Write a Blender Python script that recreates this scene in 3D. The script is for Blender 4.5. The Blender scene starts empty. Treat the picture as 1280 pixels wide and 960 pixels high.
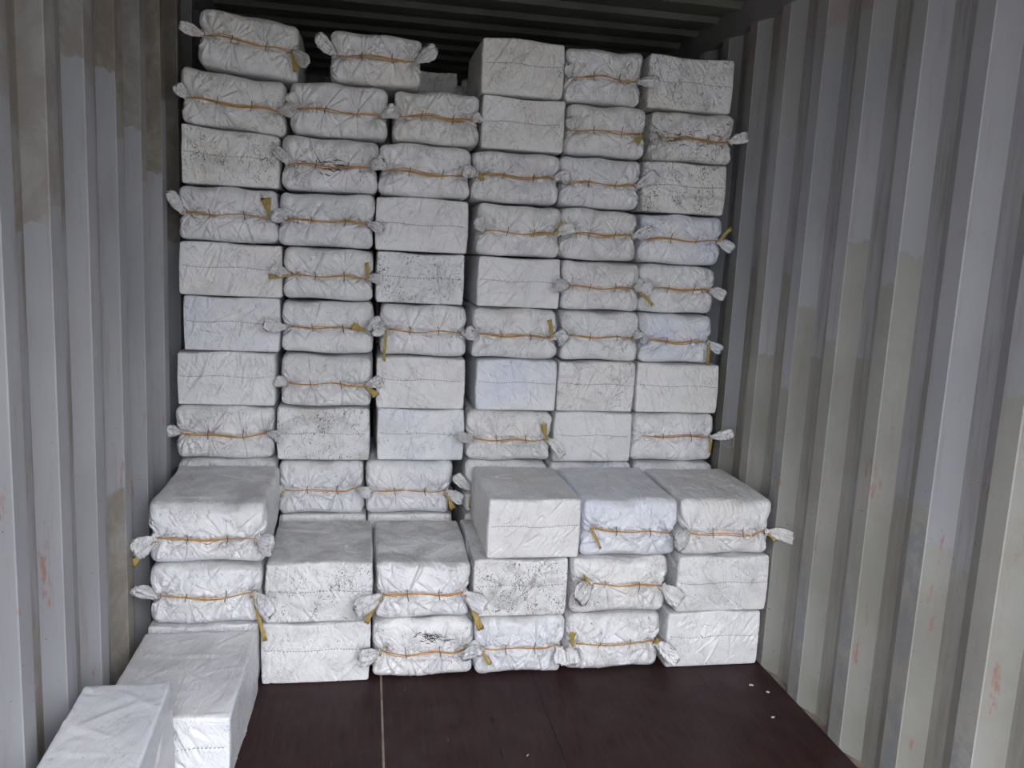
import bpy, math, random
import numpy as np
from mathutils import Matrix, Vector

# ------------------------------------------------------------------ camera, light, exposure
scene = bpy.context.scene
COL = scene.collection
cam_d = bpy.data.cameras.new('camera')
cam_d.sensor_fit = 'HORIZONTAL'; cam_d.sensor_width = 36.0
cam_d.lens = 1030.0 / 1280.0 * 36.0
cam_d.clip_start = 0.02; cam_d.clip_end = 200
cam = bpy.data.objects.new('camera', cam_d); COL.objects.link(cam)
rt = Vector((0.98424884, -0.16977757, 0.04929294))
up = -Vector((0.02176417, -0.16033919, -0.986822))
bk = -Vector((0.17544383, 0.97235123, -0.15411859))
cm = Matrix.Identity(4)
for i in range(3):
    cm[i][0] = rt[i]; cm[i][1] = up[i]; cm[i][2] = bk[i]
cm[0][3], cm[1][3], cm[2][3] = 0.76, 0.0, 1.575
cam.matrix_world = cm
scene.camera = cam

world = bpy.data.worlds.new('overcast_sky'); scene.world = world
world.use_nodes = True
wn = world.node_tree; wn.nodes.clear()
wo = wn.nodes.new('ShaderNodeOutputWorld'); wb = wn.nodes.new('ShaderNodeBackground')
wtc = wn.nodes.new('ShaderNodeTexCoord'); wsep = wn.nodes.new('ShaderNodeSeparateXYZ')
wr = wn.nodes.new('ShaderNodeValToRGB')
wr.color_ramp.elements[0].position = 0.0; wr.color_ramp.elements[0].color = (0.36, 0.37, 0.40, 1)
wr.color_ramp.elements[1].position = 0.6; wr.color_ramp.elements[1].color = (2.38, 2.41, 2.53, 1)
wn.links.new(wtc.outputs['Generated'], wsep.inputs[0]); wn.links.new(wsep.outputs[2], wr.inputs[0])
wn.links.new(wr.outputs[0], wb.inputs[0]); wb.inputs[1].default_value = 1.0
wn.links.new(wb.outputs[0], wo.inputs[0])

scene.view_settings.view_transform = 'Standard'
scene.view_settings.look = 'None'
scene.view_settings.gamma = 1.0
scene.view_settings.use_curve_mapping = False
scene.view_settings.exposure = 2.33
try:
    scene.cycles.max_bounces = 8; scene.cycles.diffuse_bounces = 6
except Exception:
    pass

W = 2.35          # clear width between the wall ribs
H = 2.69          # clear height
Y0, Y1 = -0.5, 5.85   # door opening, front end wall

# ------------------------------------------------------------------ node helpers
class NT:
    def __init__(s, name):
        s.m = bpy.data.materials.new(name); s.m.use_nodes = True
        s.t = s.m.node_tree; s.t.nodes.clear()
        s.out = s.t.nodes.new('ShaderNodeOutputMaterial')
        s.b = s.t.nodes.new('ShaderNodeBsdfPrincipled')
        s.t.links.new(s.b.outputs[0], s.out.inputs[0])
    def set(s, sock, v):
        if isinstance(v, bpy.types.NodeSocket): s.t.links.new(v, sock)
        elif v is not None:
            if hasattr(sock.default_value, '__len__') and not hasattr(v, '__len__'): v = (v, v, v)
            if hasattr(sock.default_value, '__len__') and len(sock.default_value) == 4 and len(v) == 3: v = (*v, 1)
            sock.default_value = v
    def bs(s, **k):
        for n, v in k.items(): s.set(s.b.inputs[n.replace('_', ' ')], v)
    def coord(s, kind='Object'):
        return s.t.nodes.new('ShaderNodeTexCoord').outputs[kind]
    def math(s, op, a, b=None, c=None, clamp=False):
        n = s.t.nodes.new('ShaderNodeMath'); n.operation = op; n.use_clamp = clamp
        for i, v in enumerate((a, b, c)):
            if v is not None: s.set(n.inputs[i], v)
        return n.outputs[0]
    def vmath(s, op, a, b=None):
        n = s.t.nodes.new('ShaderNodeVectorMath'); n.operation = op
        s.set(n.inputs[0], a)
        if b is not None: s.set(n.inputs[1], b)
        return n.outputs[0]
    def noise(s, vec, scale, detail=3, rough=0.5, dist=0.0):
        n = s.t.nodes.new('ShaderNodeTexNoise')
        s.set(n.inputs['Vector'], vec); n.inputs['Scale'].default_value = scale
        n.inputs['Detail'].default_value = detail; n.inputs['Roughness'].default_value = rough
        n.inputs['Distortion'].default_value = dist
        return n.outputs[0]
    def white(s, w):
        n = s.t.nodes.new('ShaderNodeTexWhiteNoise'); n.noise_dimensions = '1D'
        s.set(n.inputs['W'], w); return n.outputs[0]
    def ramp(s, v, a, b, x=0.0, y=1.0):
        n = s.t.nodes.new('ShaderNodeMapRange'); n.interpolation_type = 'SMOOTHSTEP'
        s.set(n.inputs[0], v)
        for i, q in enumerate((a, b, x, y)): s.set(n.inputs[i + 1], q)
        return n.outputs[0]
    def mix(s, f, a, b, mode='MIX'):
        n = s.t.nodes.new('ShaderNodeMix'); n.data_type = 'RGBA'; n.blend_type = mode
        s.set(n.inputs[0], f); s.set(n.inputs[6], a); s.set(n.inputs[7], b)
        return n.outputs[2]
    def sep(s, v):
        n = s.t.nodes.new('ShaderNodeSeparateXYZ'); s.set(n.inputs[0], v); return n.outputs
    def comb(s, x, y, z):
        n = s.t.nodes.new('ShaderNodeCombineXYZ')
        for i, v in enumerate((x, y, z)): s.set(n.inputs[i], v)
        return n.outputs[0]
    def attr(s, name, out='Fac', kind='OBJECT'):
        n = s.t.nodes.new('ShaderNodeAttribute'); n.attribute_type = kind; n.attribute_name = name
        return n.outputs[out]
    def bump(s, h, strength=0.5, dist=0.01, normal=None):
        n = s.t.nodes.new('ShaderNodeBump'); n.inputs['Strength'].default_value = strength
        n.inputs['Distance'].default_value = dist
        s.set(n.inputs['Height'], h)
        if normal is not None: s.set(n.inputs['Normal'], normal)
        return n.outputs[0]

def cloth_material():
    n = NT('white_woven_sack_cloth')
    co = n.coord('Object')
    rnd = n.t.nodes.new('ShaderNodeObjectInfo').outputs['Random']
    off = n.comb(n.math('MULTIPLY', rnd, 37.0), n.math('MULTIPLY', rnd, 71.0), n.math('MULTIPLY', rnd, 53.0))
    p = n.vmath('ADD', co, off)
    soil = n.attr('soil'); tone = n.attr('tone')
    base = n.mix(n.ramp(tone, -1, 1), (0.68, 0.715, 0.83), (0.74, 0.715, 0.65))
    base = n.mix(n.ramp(n.noise(p, 4.0, 3), 0.3, 0.75), base, (0.79, 0.79, 0.795))
    # grey handling smears and yellowish stains
    sm = n.ramp(n.noise(n.vmath('MULTIPLY', p, (1.0, 1.0, 1.7)), 9.0, 5, 0.62, 0.6), 0.45, 0.72)
    base = n.mix(n.math('MULTIPLY', sm, n.math('MULTIPLY_ADD', soil, 0.60, 0.12)), base, (0.40, 0.40, 0.39))
    ys = n.ramp(n.noise(n.vmath('ADD', p, (3.1, 1.7, 9.2)), 5.0, 4, 0.6), 0.55, 0.8)
    base = n.mix(n.math('MULTIPLY', ys, n.math('MULTIPLY_ADD', soil, 0.4, 0.06)), base, (0.42, 0.38, 0.28))
    # thin dark lines: scuffs and dirt, plus crease shade painted into the colour
    v = n.noise(n.vmath('MULTIPLY', n.vmath('ADD', p, (7.7, 2.2, 4.1)), (1.6, 1.2, 0.8)), 13.0, 4, 0.62, 1.3)
    ln = n.math('SUBTRACT', 1.0, n.ramp(n.math('ABSOLUTE', n.math('SUBTRACT', v, 0.5)), 0.0, 0.016))
    lm = n.ramp(n.math('MULTIPLY_ADD', soil, 0.10, n.noise(n.vmath('ADD', p, (11.0, 5.0, 2.0)), 11.0, 3)), 0.48, 0.62)
    ln = n.math('MULTIPLY', n.math('MULTIPLY', ln, lm), n.math('MULTIPLY_ADD', soil, 0.95, 0.25), clamp=True)
    base = n.mix(ln, base, (0.10, 0.095, 0.09))
    # black specks in clusters
    s1 = n.noise(n.vmath('MULTIPLY', p, (1.0, 1.0, 0.7)), 175.0, 2, 0.6)
    cl = n.noise(n.vmath('ADD', p, (1.0, 8.0, 3.0)), 13.0, 4, 0.65)
    th = n.math('SUBTRACT', n.math('SUBTRACT', 0.775, n.math('MULTIPLY', soil, 0.115)), n.math('MULTIPLY', n.ramp(cl, 0.45, 0.72), 0.13))
    sp = n.ramp(n.math('SUBTRACT', s1, th), 0.0, 0.04)
    base = n.mix(n.math('MULTIPLY', sp, 0.85), base, (0.05, 0.045, 0.04))
    # trodden dust on the upper side of the sacks
    geo = n.t.nodes.new('ShaderNodeNewGeometry')
    top = n.math('MULTIPLY', n.ramp(n.math('ADD', n.sep(geo.outputs['Normal'])[2], n.math('MULTIPLY_ADD', cl, 1.1, -0.55)), 0.55, 0.85), n.attr('dust'))
    dustc = n.mix(n.ramp(n.noise(p, 6.0, 7, 0.72, 0.8), 0.36, 0.66), (0.43, 0.425, 0.42), (0.76, 0.76, 0.77))
    base = n.mix(n.math('MULTIPLY', top, 0.9), base, dustc)
    n.bs(Base_Color=base, Roughness=n.math('MULTIPLY_ADD', n.noise(p, 20, 2), 0.25, 0.36), Specular_IOR_Level=0.42)
    # fine wrinkles and the woven tape
    a1 = n.noise(n.vmath('MULTIPLY', p, (1.0, 0.6, 1.0)), 12.0, 3, 0.55, 1.2)
    r1 = n.math('ABSOLUTE', n.math('SUBTRACT', a1, 0.5))
    rot = n.t.nodes.new('ShaderNodeVectorRotate'); rot.rotation_type = 'Y_AXIS'
    n.set(rot.inputs['Vector'], p); rot.inputs['Angle'].default_value = 0.6
    a2 = n.noise(n.vmath('MULTIPLY', rot.outputs[0], (3.2, 1.0, 0.8)), 14.0, 3, 0.5, 0.6)
    r2 = n.math('ABSOLUTE', n.math('SUBTRACT', a2, 0.5))
    weave = n.math('MULTIPLY', n.noise(n.vmath('MULTIPLY', p, (1, 1, 1)), 420.0, 1), 0.10)
    hh = n.math('ADD', n.math('ADD', n.math('MULTIPLY', n.math('MINIMUM', r1, 0.12), 4.0), n.math('MULTIPLY', n.math('MINIMUM', r2, 0.15), 3.0)), weave)
    bn = n.bump(hh, 0.6, 0.007); n.set(bn.node.inputs['Strength'], n.attr('crumple'))
    n.bs(Normal=bn)
    return n.m

def simple(name, c1, c2, scale, rough=0.6, bump=0.2, spec=0.4, stretch=(1, 1, 1)):
    n = NT(name); p = n.vmath('MULTIPLY', n.coord('Object'), stretch)
    f = n.noise(p, scale, 4, 0.6)
    n.bs(Base_Color=n.mix(n.ramp(f, 0.3, 0.7), c1, c2), Roughness=rough, Specular_IOR_Level=spec, Normal=n.bump(f, bump, 0.004))
    return n.m

def wall_material(name, side, phase):
    n = NT(name)
    p = n.coord('Object'); x, y, z = n.sep(p)
    facet = n.math('FLOOR', n.math('DIVIDE', n.math('SUBTRACT', y, phase), 0.0703))
    rib = n.math('FLOOR', n.math('DIVIDE', n.math('SUBTRACT', y, phase), 0.1406))
    w1 = n.white(facet); w2 = n.white(n.math('ADD', facet, 40.5)); w3 = n.white(n.math('ADD', rib, 11.3))
    fm = n.math('FLOORED_MODULO', facet, 4.0)
    outer = n.math('COMPARE', fm, 1.0, 0.2); inner = n.math('COMPARE', fm, 3.0, 0.2)
    jag = n.math('MULTIPLY_ADD', n.noise(p, 22.0, 3), 0.07, -0.035)
    zz = n.math('ADD', z, jag)
    clean = n.mix(n.ramp(n.noise(p, 1.3, 3), 0.35, 0.7), (0.31, 0.315, 0.332), (0.375, 0.378, 0.392))
    beige = n.mix(n.ramp(n.noise(p, 2.6, 5, 0.6), 0.3, 0.7), (0.26, 0.257, 0.23), (0.335, 0.333, 0.31))
    tan = n.mix(n.ramp(n.noise(p, 6, 6, 0.72, 0.5), 0.4, 0.65), (0.20, 0.17, 0.135), (0.31, 0.295, 0.26))
    if side == 'right':
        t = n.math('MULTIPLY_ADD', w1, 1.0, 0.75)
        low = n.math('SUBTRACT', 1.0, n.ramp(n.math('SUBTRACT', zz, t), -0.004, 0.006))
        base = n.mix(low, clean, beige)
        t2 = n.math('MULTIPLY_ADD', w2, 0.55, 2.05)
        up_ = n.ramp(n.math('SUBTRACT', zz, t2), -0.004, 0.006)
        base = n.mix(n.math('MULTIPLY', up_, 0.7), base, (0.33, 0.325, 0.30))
        # dusky scraped blue-grey patches on every other facet
        t3 = n.math('MULTIPLY_ADD', w2, 0.9, 0.35)
        sc = n.math('MULTIPLY', n.math('SUBTRACT', 1.0, n.ramp(n.math('SUBTRACT', zz, t3), -0.01, 0.02)), n.ramp(n.noise(p, 6.0, 5, 0.7), 0.45, 0.6))
        base = n.mix(n.math('MULTIPLY', sc, n.math('MULTIPLY', inner, 0.7)), base, (0.20, 0.21, 0.235))
        # pink primer left near the top rail
        pk = n.math('MULTIPLY', n.ramp(zz, 2.42, 2.44), n.math('GREATER_THAN', w1, 0.55))
        base = n.mix(n.math('MULTIPLY', pk, 0.6), base, (0.33, 0.25, 0.255))
    else:
        t = n.math('MULTIPLY_ADD', w1, 0.55, 1.55)
        hi = n.ramp(n.math('SUBTRACT', zz, t), -0.004, 0.006)
        base = n.mix(n.math('MULTIPLY', hi, n.math('MULTIPLY_ADD', w3, 0.6, 0.4)), clean, tan)
        t2 = n.math('MULTIPLY_ADD', w2, 0.9, 0.35)
        low = n.math('MULTIPLY', n.math('SUBTRACT', 1.0, n.ramp(n.math('SUBTRACT', zz, t2), -0.01, 0.02)), n.math('GREATER_THAN', w3, 0.62))
        base = n.mix(n.math('MULTIPLY', low, 0.8), base, tan)
    # brown dirt lying in vertical streaks
    st = n.ramp(n.noise(n.vmath('MULTIPLY', p, (3.0, 9.0, 0.9)), 3.0, 5, 0.65), 0.52, 0.75)
    base = n.mix(n.math('MULTIPLY', st, 0.45), base, (0.23, 0.20, 0.17))
    sm = n.ramp(n.noise(n.vmath('ADD', p, (5.0, 2.0, 1.0)), 7.0, 5, 0.7), 0.58, 0.8)
    base = n.mix(n.math('MULTIPLY', sm, 0.5), base, (0.27, 0.27, 0.26))
    # brown run-off in the recessed flats
    rn = n.math('MULTIPLY', outer, n.ramp(n.noise(n.vmath('MULTIPLY', n.vmath('ADD', p, (0, 3.0, 2.0)), (1.0, 14.0, 1.1)), 2.5, 5, 0.65), 0.42, 0.68))
    base = n.mix(n.math('MULTIPLY', rn, 0.55 if side == 'right' else 0.85), base, (0.21, 0.17, 0.14))
    # rust
    r = n.noise(n.vmath('MULTIPLY', n.vmath('ADD', p, (0, 4.0, 0.0)), (2.0, 2.2, 0.55)), 8.0, 6, 0.72)
    rz = n.ramp(z, 1.5, 0.9, 0.0, 1.0)
    r = n.math('MULTIPLY', n.ramp(r, 0.605, 0.68), rz)
    base = n.mix(n.math('MULTIPLY', r, 0.75), base, (0.30, 0.15, 0.10))
    # scratches
    s = n.noise(n.vmath('MULTIPLY', p, (6.0, 5.0, 26.0)), 5.0, 2, 0.5)
    s = n.math('MULTIPLY', n.ramp(s, 0.745, 0.76), n.ramp(z, 1.2, 0.9, 0.0, 1.0))
    base = n.mix(n.math('MULTIPLY', s, 0.7), base, (0.06, 0.055, 0.055))
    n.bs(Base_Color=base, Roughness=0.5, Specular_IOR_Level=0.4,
         Normal=n.bump(n.noise(p, 3.0, 3), 0.25, 0.03, n.bump(n.noise(p, 90.0, 2), 0.08, 0.002)))
    return n.m

def floor_material():
    n = NT('dark_brown_plywood')
    p = n.coord('Object'); x, y, z = n.sep(p)
    g = n.noise(n.vmath('MULTIPLY', p, (9.0, 1.0, 1.0)), 6.0, 6, 0.65, 0.4)
    base = n.mix(n.ramp(g, 0.3, 0.7), (0.020, 0.0075, 0.0085), (0.036, 0.015, 0.016))
    d = n.ramp(n.noise(p, 3.0, 5, 0.65), 0.4, 0.75)
    base = n.mix(n.math('MULTIPLY', d, 0.5), base, (0.05, 0.034, 0.034))
    s = n.noise(n.vmath('MULTIPLY', p, (34.0, 3.0, 1.0)), 2.2, 3, 0.5, 0.5)
    base = n.mix(n.math('MULTIPLY', n.ramp(s, 0.735, 0.77), 0.6), base, (0.20, 0.14, 0.11))
    gp = n.math('ABSOLUTE', n.math('SUBTRACT', x, 1.411))
    base = n.mix(n.math('LESS_THAN', gp, 0.0035), base, (0.008, 0.006, 0.006))
    gp2 = n.math('ABSOLUTE', n.math('SUBTRACT', x, 1.215))
    br = n.math('MULTIPLY', n.math('LESS_THAN', n.math('ADD', gp2, n.math('MULTIPLY_ADD', n.noise(p, 6, 3), 0.03, -0.015)), 0.004), n.ramp(n.noise(p, 9, 2), 0.45, 0.55))
    base = n.mix(br, base, (0.008, 0.006, 0.006))
    n.bs(Base_Color=base, Roughness=n.math('MULTIPLY_ADD', n.noise(p, 8, 4), 0.25, 0.42), Specular_IOR_Level=0.2,
         Normal=n.bump(n.noise(n.vmath('MULTIPLY', p, (5.0, 1.0, 1.0)), 9.0, 4), 0.25, 0.004))
    return n.m

M_CLOTH = cloth_material()
M_STRING = simple('orange_plastic_string', (0.42, 0.19, 0.035), (0.55, 0.29, 0.07), 40, 0.5, 0.4)
M_STITCH = simple('dark_brown_thread', (0.10, 0.045, 0.03), (0.22, 0.09, 0.04), 60, 0.7, 0.3)
M_RIBBON = simple('ochre_raffia_strip', (0.30, 0.20, 0.035), (0.44, 0.32, 0.08), 30, 0.5, 0.8, 0.5, (6, 6, 1))
M_SEAM = simple('grey_seam_thread', (0.15, 0.145, 0.14), (0.27, 0.26, 0.25), 50, 0.8, 0.3)
M_WALL_L = wall_material('grey_paint_left_wall', 'left', 2.27)
M_WALL_R = wall_material('grey_paint_right_wall', 'right', 2.094)
M_FLOOR = floor_material()
M_ROOF = simple('grey_paint_roof', (0.13, 0.13, 0.11), (0.19, 0.19, 0.165), 3, 0.55, 0.1)
M_RAIL = simple('grey_paint_rail', (0.20, 0.20, 0.20), (0.28, 0.26, 0.25), 2.5, 0.55, 0.1)
M_BOTTOM = simple('dusty_steel_bottom_rail', (0.14, 0.11, 0.09), (0.30, 0.25, 0.21), 12, 0.85, 0.4)
M_STRIP = simple('worn_metal_joint_strip', (0.16, 0.12, 0.10), (0.30, 0.24, 0.19), 14, 0.6, 0.2)
M_GROUND = simple('grey_yard_concrete', (0.15, 0.15, 0.148), (0.20, 0.198, 0.195), 1.5, 0.9, 0.2)
M_CHIP = simple('white_paint_flake', (0.5, 0.49, 0.47), (0.62, 0.6, 0.58), 30, 0.7, 0.2)

# ------------------------------------------------------------------ mesh helpers
def mesh(name, V, F, mat, smooth=True):
    me = bpy.data.meshes.new(name)
    V = np.asarray(V, dtype=np.float32); F = np.asarray(F, dtype=np.int32)
    me.vertices.add(len(V)); me.vertices.foreach_set('co', V.ravel())
    me.loops.add(F.size); me.loops.foreach_set('vertex_index', F.ravel())
    me.polygons.add(len(F))
    me.polygons.foreach_set('loop_start', np.arange(0, F.size, F.shape[1], dtype=np.int32))
    me.polygons.foreach_set('loop_total', np.full(len(F), F.shape[1], dtype=np.int32))
    me.polygons.foreach_set('use_smooth', np.full(len(F), smooth, dtype=bool))
    me.update(calc_edges=True); me.validate()
    me.materials.append(mat)
    return me

def link(name, me, parent=None, kind=None):
    o = bpy.data.objects.new(name, me); COL.objects.link(o)
    if parent is not None: o.parent = parent
    if kind: o['kind'] = kind
    return o

def boxes(name, bl, mat, parent=None, kind=None):
    V, F = [], []
    for (a, b, c, d, e, f) in bl:
        i = len(V)
        V += [(a, c, e), (b, c, e), (b, d, e), (a, d, e), (a, c, f), (b, c, f), (b, d, f), (a, d, f)]
        F += [(i, i+3, i+2, i+1), (i+4, i+5, i+6, i+7), (i, i+1, i+5, i+4), (i+1, i+2, i+6, i+5), (i+2, i+3, i+7, i+6), (i+3, i, i+4, i+7)]
    return link(name, mesh(name, V, F, mat, False), parent, kind)

def sheet(name, path, t, axis, lo, hi, mat, kind='structure', flip=False, seg=1):
    """corrugated steel sheet: path = (u, v) polyline, thickness t along v, extruded over axis lo..hi"""
    n = len(path); V = []
    for k in range(seg + 1):
        e = lo + (hi - lo) * k / seg
        for dt in (0, t):
            for (u, v) in path:
                V.append(axis(u, v + dt, e))
    F = []
    st = 2 * n
    for k in range(seg):
        a, b = k * st, (k + 1) * st
        for i in range(n - 1):
            F.append((a+i, a+i+1, b+i+1, b+i)); F.append((a+n+i, b+n+i, b+n+i+1, a+n+i+1))
        F.append((a, b, b+n, a+n)); F.append((a+n-1, a+2*n-1, b+2*n-1, b+n-1))
    for i in range(n - 1):
        F.append((i, n+i, n+i+1, i+1)); j = seg * st
        F.append((j+i, j+i+1, j+n+i+1, j+n+i))
    return link(name, mesh(name, V, F, mat, False), None, kind)

# ------------------------------------------------------------------ container shell
PITCH = 0.2812
def corr_path(phase):
    pts = []; k0 = int(math.floor((Y0 - phase) / PITCH)) - 1
    y = phase + k0 * PITCH
    while y < Y1 + PITCH:
        for dy, d in ((0.0, 0.0), (0.0025, 0.004), (0.066, 0.034), (0.0705, 0.036), (0.140, 0.036), (0.1435, 0.034), (0.208, 0.003), (0.2112, 0.0)):
            yy = y + dy
            if Y0 <= yy <= Y1: pts.append((yy, d))
        y += PITCH
    return pts + [(Y1 + 0.06, 0.0)]
ZT = 2.60
sheet('wall_right', corr_path(2.094), 0.003, lambda u, v, e: (W + v, u, e), -0.03, ZT, M_WALL_R, seg=1)
sheet('wall_left', corr_path(2.27), 0.003, lambda u, v, e: (-v, u, e), -0.03, ZT, M_WALL_L, seg=1)
sheet('wall_end', [(x * 0.05, 0.03 * (abs((x % 5) - 2.5) > 1.2)) for x in range(0, 48)], 0.003, lambda u, v, e: (u, Y1 + v, e), -0.03, H + 0.03, M_RAIL)
def roof_path():
    pts = []; y = 3.615 - 16 * 0.2465
    while y < Y1:
        for dy, d in ((0.0, 0.0), (0.055, 0.0), (0.085, 0.020), (0.205, 0.020), (0.2350, 0.0)):
            if Y0 <= y + dy <= Y1: pts.append((y + dy, d))
        y += 0.2465
    return pts + [(Y1 + 0.06, 0.0)]
sheet('ceiling', roof_path(), 0.002, lambda u, v, e: (e, u, H + v), -0.036, W + 0.036, M_ROOF)
boxes('trim_1', [(W - 0.006, W + 0.05, Y0, Y1, ZT - 0.005, H + 0.03)], M_RAIL, kind='structure')
boxes('trim_2', [(-0.05, 0.006, Y0, Y1, ZT - 0.005, H + 0.03)], M_RAIL, kind='structure')
boxes('trim_3', [(W + 0.0005, W + 0.045, Y0, Y1, -0.14, -0.008)], M_BOTTOM, kind='structure')
boxes('trim_4', [(-0.045, -0.0005, Y0, Y1, -0.14, -0.008)], M_BOTTOM, kind='structure')
boxes('floor', [(0, W, Y0, Y1, -0.03, 0.0)], M_FLOOR, kind='structure')
boxes('trim_5', [(0.8385, 0.8455, Y0, Y1, -0.02, 0.0012)], M_STRIP, kind='structure')
boxes('ground', [(-30, 30, -45, Y0 - 0.02, -0.25, -0.15)], M_GROUND, kind='structure')

# ------------------------------------------------------------------ sack building
def sweep(path, wide, thick, wv, nseg=14, pleat=0.0, npl=5, ph=0.0, cap=0.0, ragged=0.0, rs=None):
    """tapered flattened tube along a path"""
    path = np.asarray(path, float); n = len(path)
    tang = np.gradient(path, axis=0); tang /= np.linalg.norm(tang, axis=1)[:, None]
    wv = np.asarray(wv, float)
    V = []
    a = np.linspace(0, 2 * np.pi, nseg, endpoint=False)
    for i in range(n):
        t = tang[i]; w = wv - t * (wv @ t); w /= np.linalg.norm(w); b = np.cross(t, w)
        q = i / (n - 1)
        m = 1 + pleat * min(1, q * 2 + 0.3) * np.sin(npl * a + ph + q * 1.5)
        ring = path[i] + np.outer(np.cos(a) * wide[i] * m, w) + np.outer(np.sin(a) * thick[i] * m, b)
        if ragged and i == n - 1 and rs is not None: ring = ring + np.outer(rs.uniform(-1, 1, nseg) * ragged, t)
        V.append(ring)
    V = np.concatenate(V)
    F = []
    for i in range(n - 1):
        for j in range(nseg):
            k = (j + 1) % nseg
            F.append((i*nseg+j, i*nseg+k, (i+1)*nseg+k, (i+1)*nseg+j))
    c0 = len(V); V = np.vstack([V, path[0], path[-1] - tang[-1] * cap])
    for j in range(nseg):
        k = (j + 1) % nseg
        F.append((c0, k, j, c0)); F.append((c0 + 1, (n-1)*nseg+j, (n-1)*nseg+k, c0 + 1))
    return V, F

def join(parts):
    V, F, o = [], [], 0
    for v, f in parts:
        V.append(v); F += [tuple(i + o for i in q) for q in f]; o += len(v)
    return np.concatenate(V), F

def mesh_q(name, V, F, mat, smooth=True):
    """mesh from mixed quads / degenerate-quad triangles"""
    me = bpy.data.meshes.new(name)
    me.from_pydata([tuple(v) for v in V], [], [tuple(dict.fromkeys(f)) for f in F])
    me.polygons.foreach_set('use_smooth', [smooth] * len(me.polygons))
    me.update(); me.materials.append(mat)
    return me

def lattice(nx, ny, nz, ys):
    idx = -np.ones((nx+1, ny+1, nz+1), dtype=np.int64)
    I, J, K = np.meshgrid(np.arange(nx+1), np.arange(ny+1), np.arange(nz+1), indexing='ij')
    m = (I == 0) | (I == nx) | (J == 0) | (J == ny) | (K == 0) | (K == nz)
    idx[m] = np.arange(m.sum())
    P = np.stack([I[m] / nx - 0.5, ys[J[m]], K[m] / nz], 1)
    F = []
    def quad(a, b, c, d): F.append(np.stack([a.ravel(), b.ravel(), c.ravel(), d.ravel()], 1))
    s = idx[:, 0, :]; quad(s[:-1, :-1], s[1:, :-1], s[1:, 1:], s[:-1, 1:])
    s = idx[:, ny, :]; quad(s[:-1, :-1], s[:-1, 1:], s[1:, 1:], s[1:, :-1])
    s = idx[0, :, :]; quad(s[:-1, :-1], s[:-1, 1:], s[1:, 1:], s[1:, :-1])
    s = idx[nx, :, :]; quad(s[:-1, :-1], s[1:, :-1], s[1:, 1:], s[:-1, 1:])
    s = idx[:, :, 0]; quad(s[:-1, :-1], s[:-1, 1:], s[1:, 1:], s[1:, :-1])
    s = idx[:, :, nz]; quad(s[:-1, :-1], s[1:, :-1], s[1:, 1:], s[:-1, 1:])
    return P, np.concatenate(F)

def waves(P, rs, n, kmin, kmax, ridge=False):
    out = np.zeros(len(P))
    for _ in range(n):
        k = rs.normal(size=3); k /= np.linalg.norm(k); k *= rs.uniform(kmin, kmax)
        s = P @ k + rs.uniform(0, 6.28)
        s = s + 0.8 * np.sin(P @ (rs.normal(size=3) * kmin * 0.7) + rs.uniform(0, 6.28))
        out += (0.5 - np.abs(np.sin(s * 0.5))) * 1.4 if ridge else np.sin(s)
    return out / math.sqrt(n)

def crease(x, z, cx, cz, ang, L, amp, wd, start=0.0):
    """sharp tension fold running from a point in a direction"""
    dx, dz = x - cx, z - cz
    u = dx * math.cos(ang) + dz * math.sin(ang); v = -dx * math.sin(ang) + dz * math.cos(ang)
    tt = np.clip((u - start) / L, 0, 1)
    env = np.sin(np.pi * np.clip(tt, 0, 1)) ** 0.6
    width = wd * (0.5 + tt)
    return amp * env * np.exp(-np.abs(v) / width) - amp * 0.45 * env * np.exp(-((v - 2.2 * width) / (1.6 * width)) ** 2)

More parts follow.
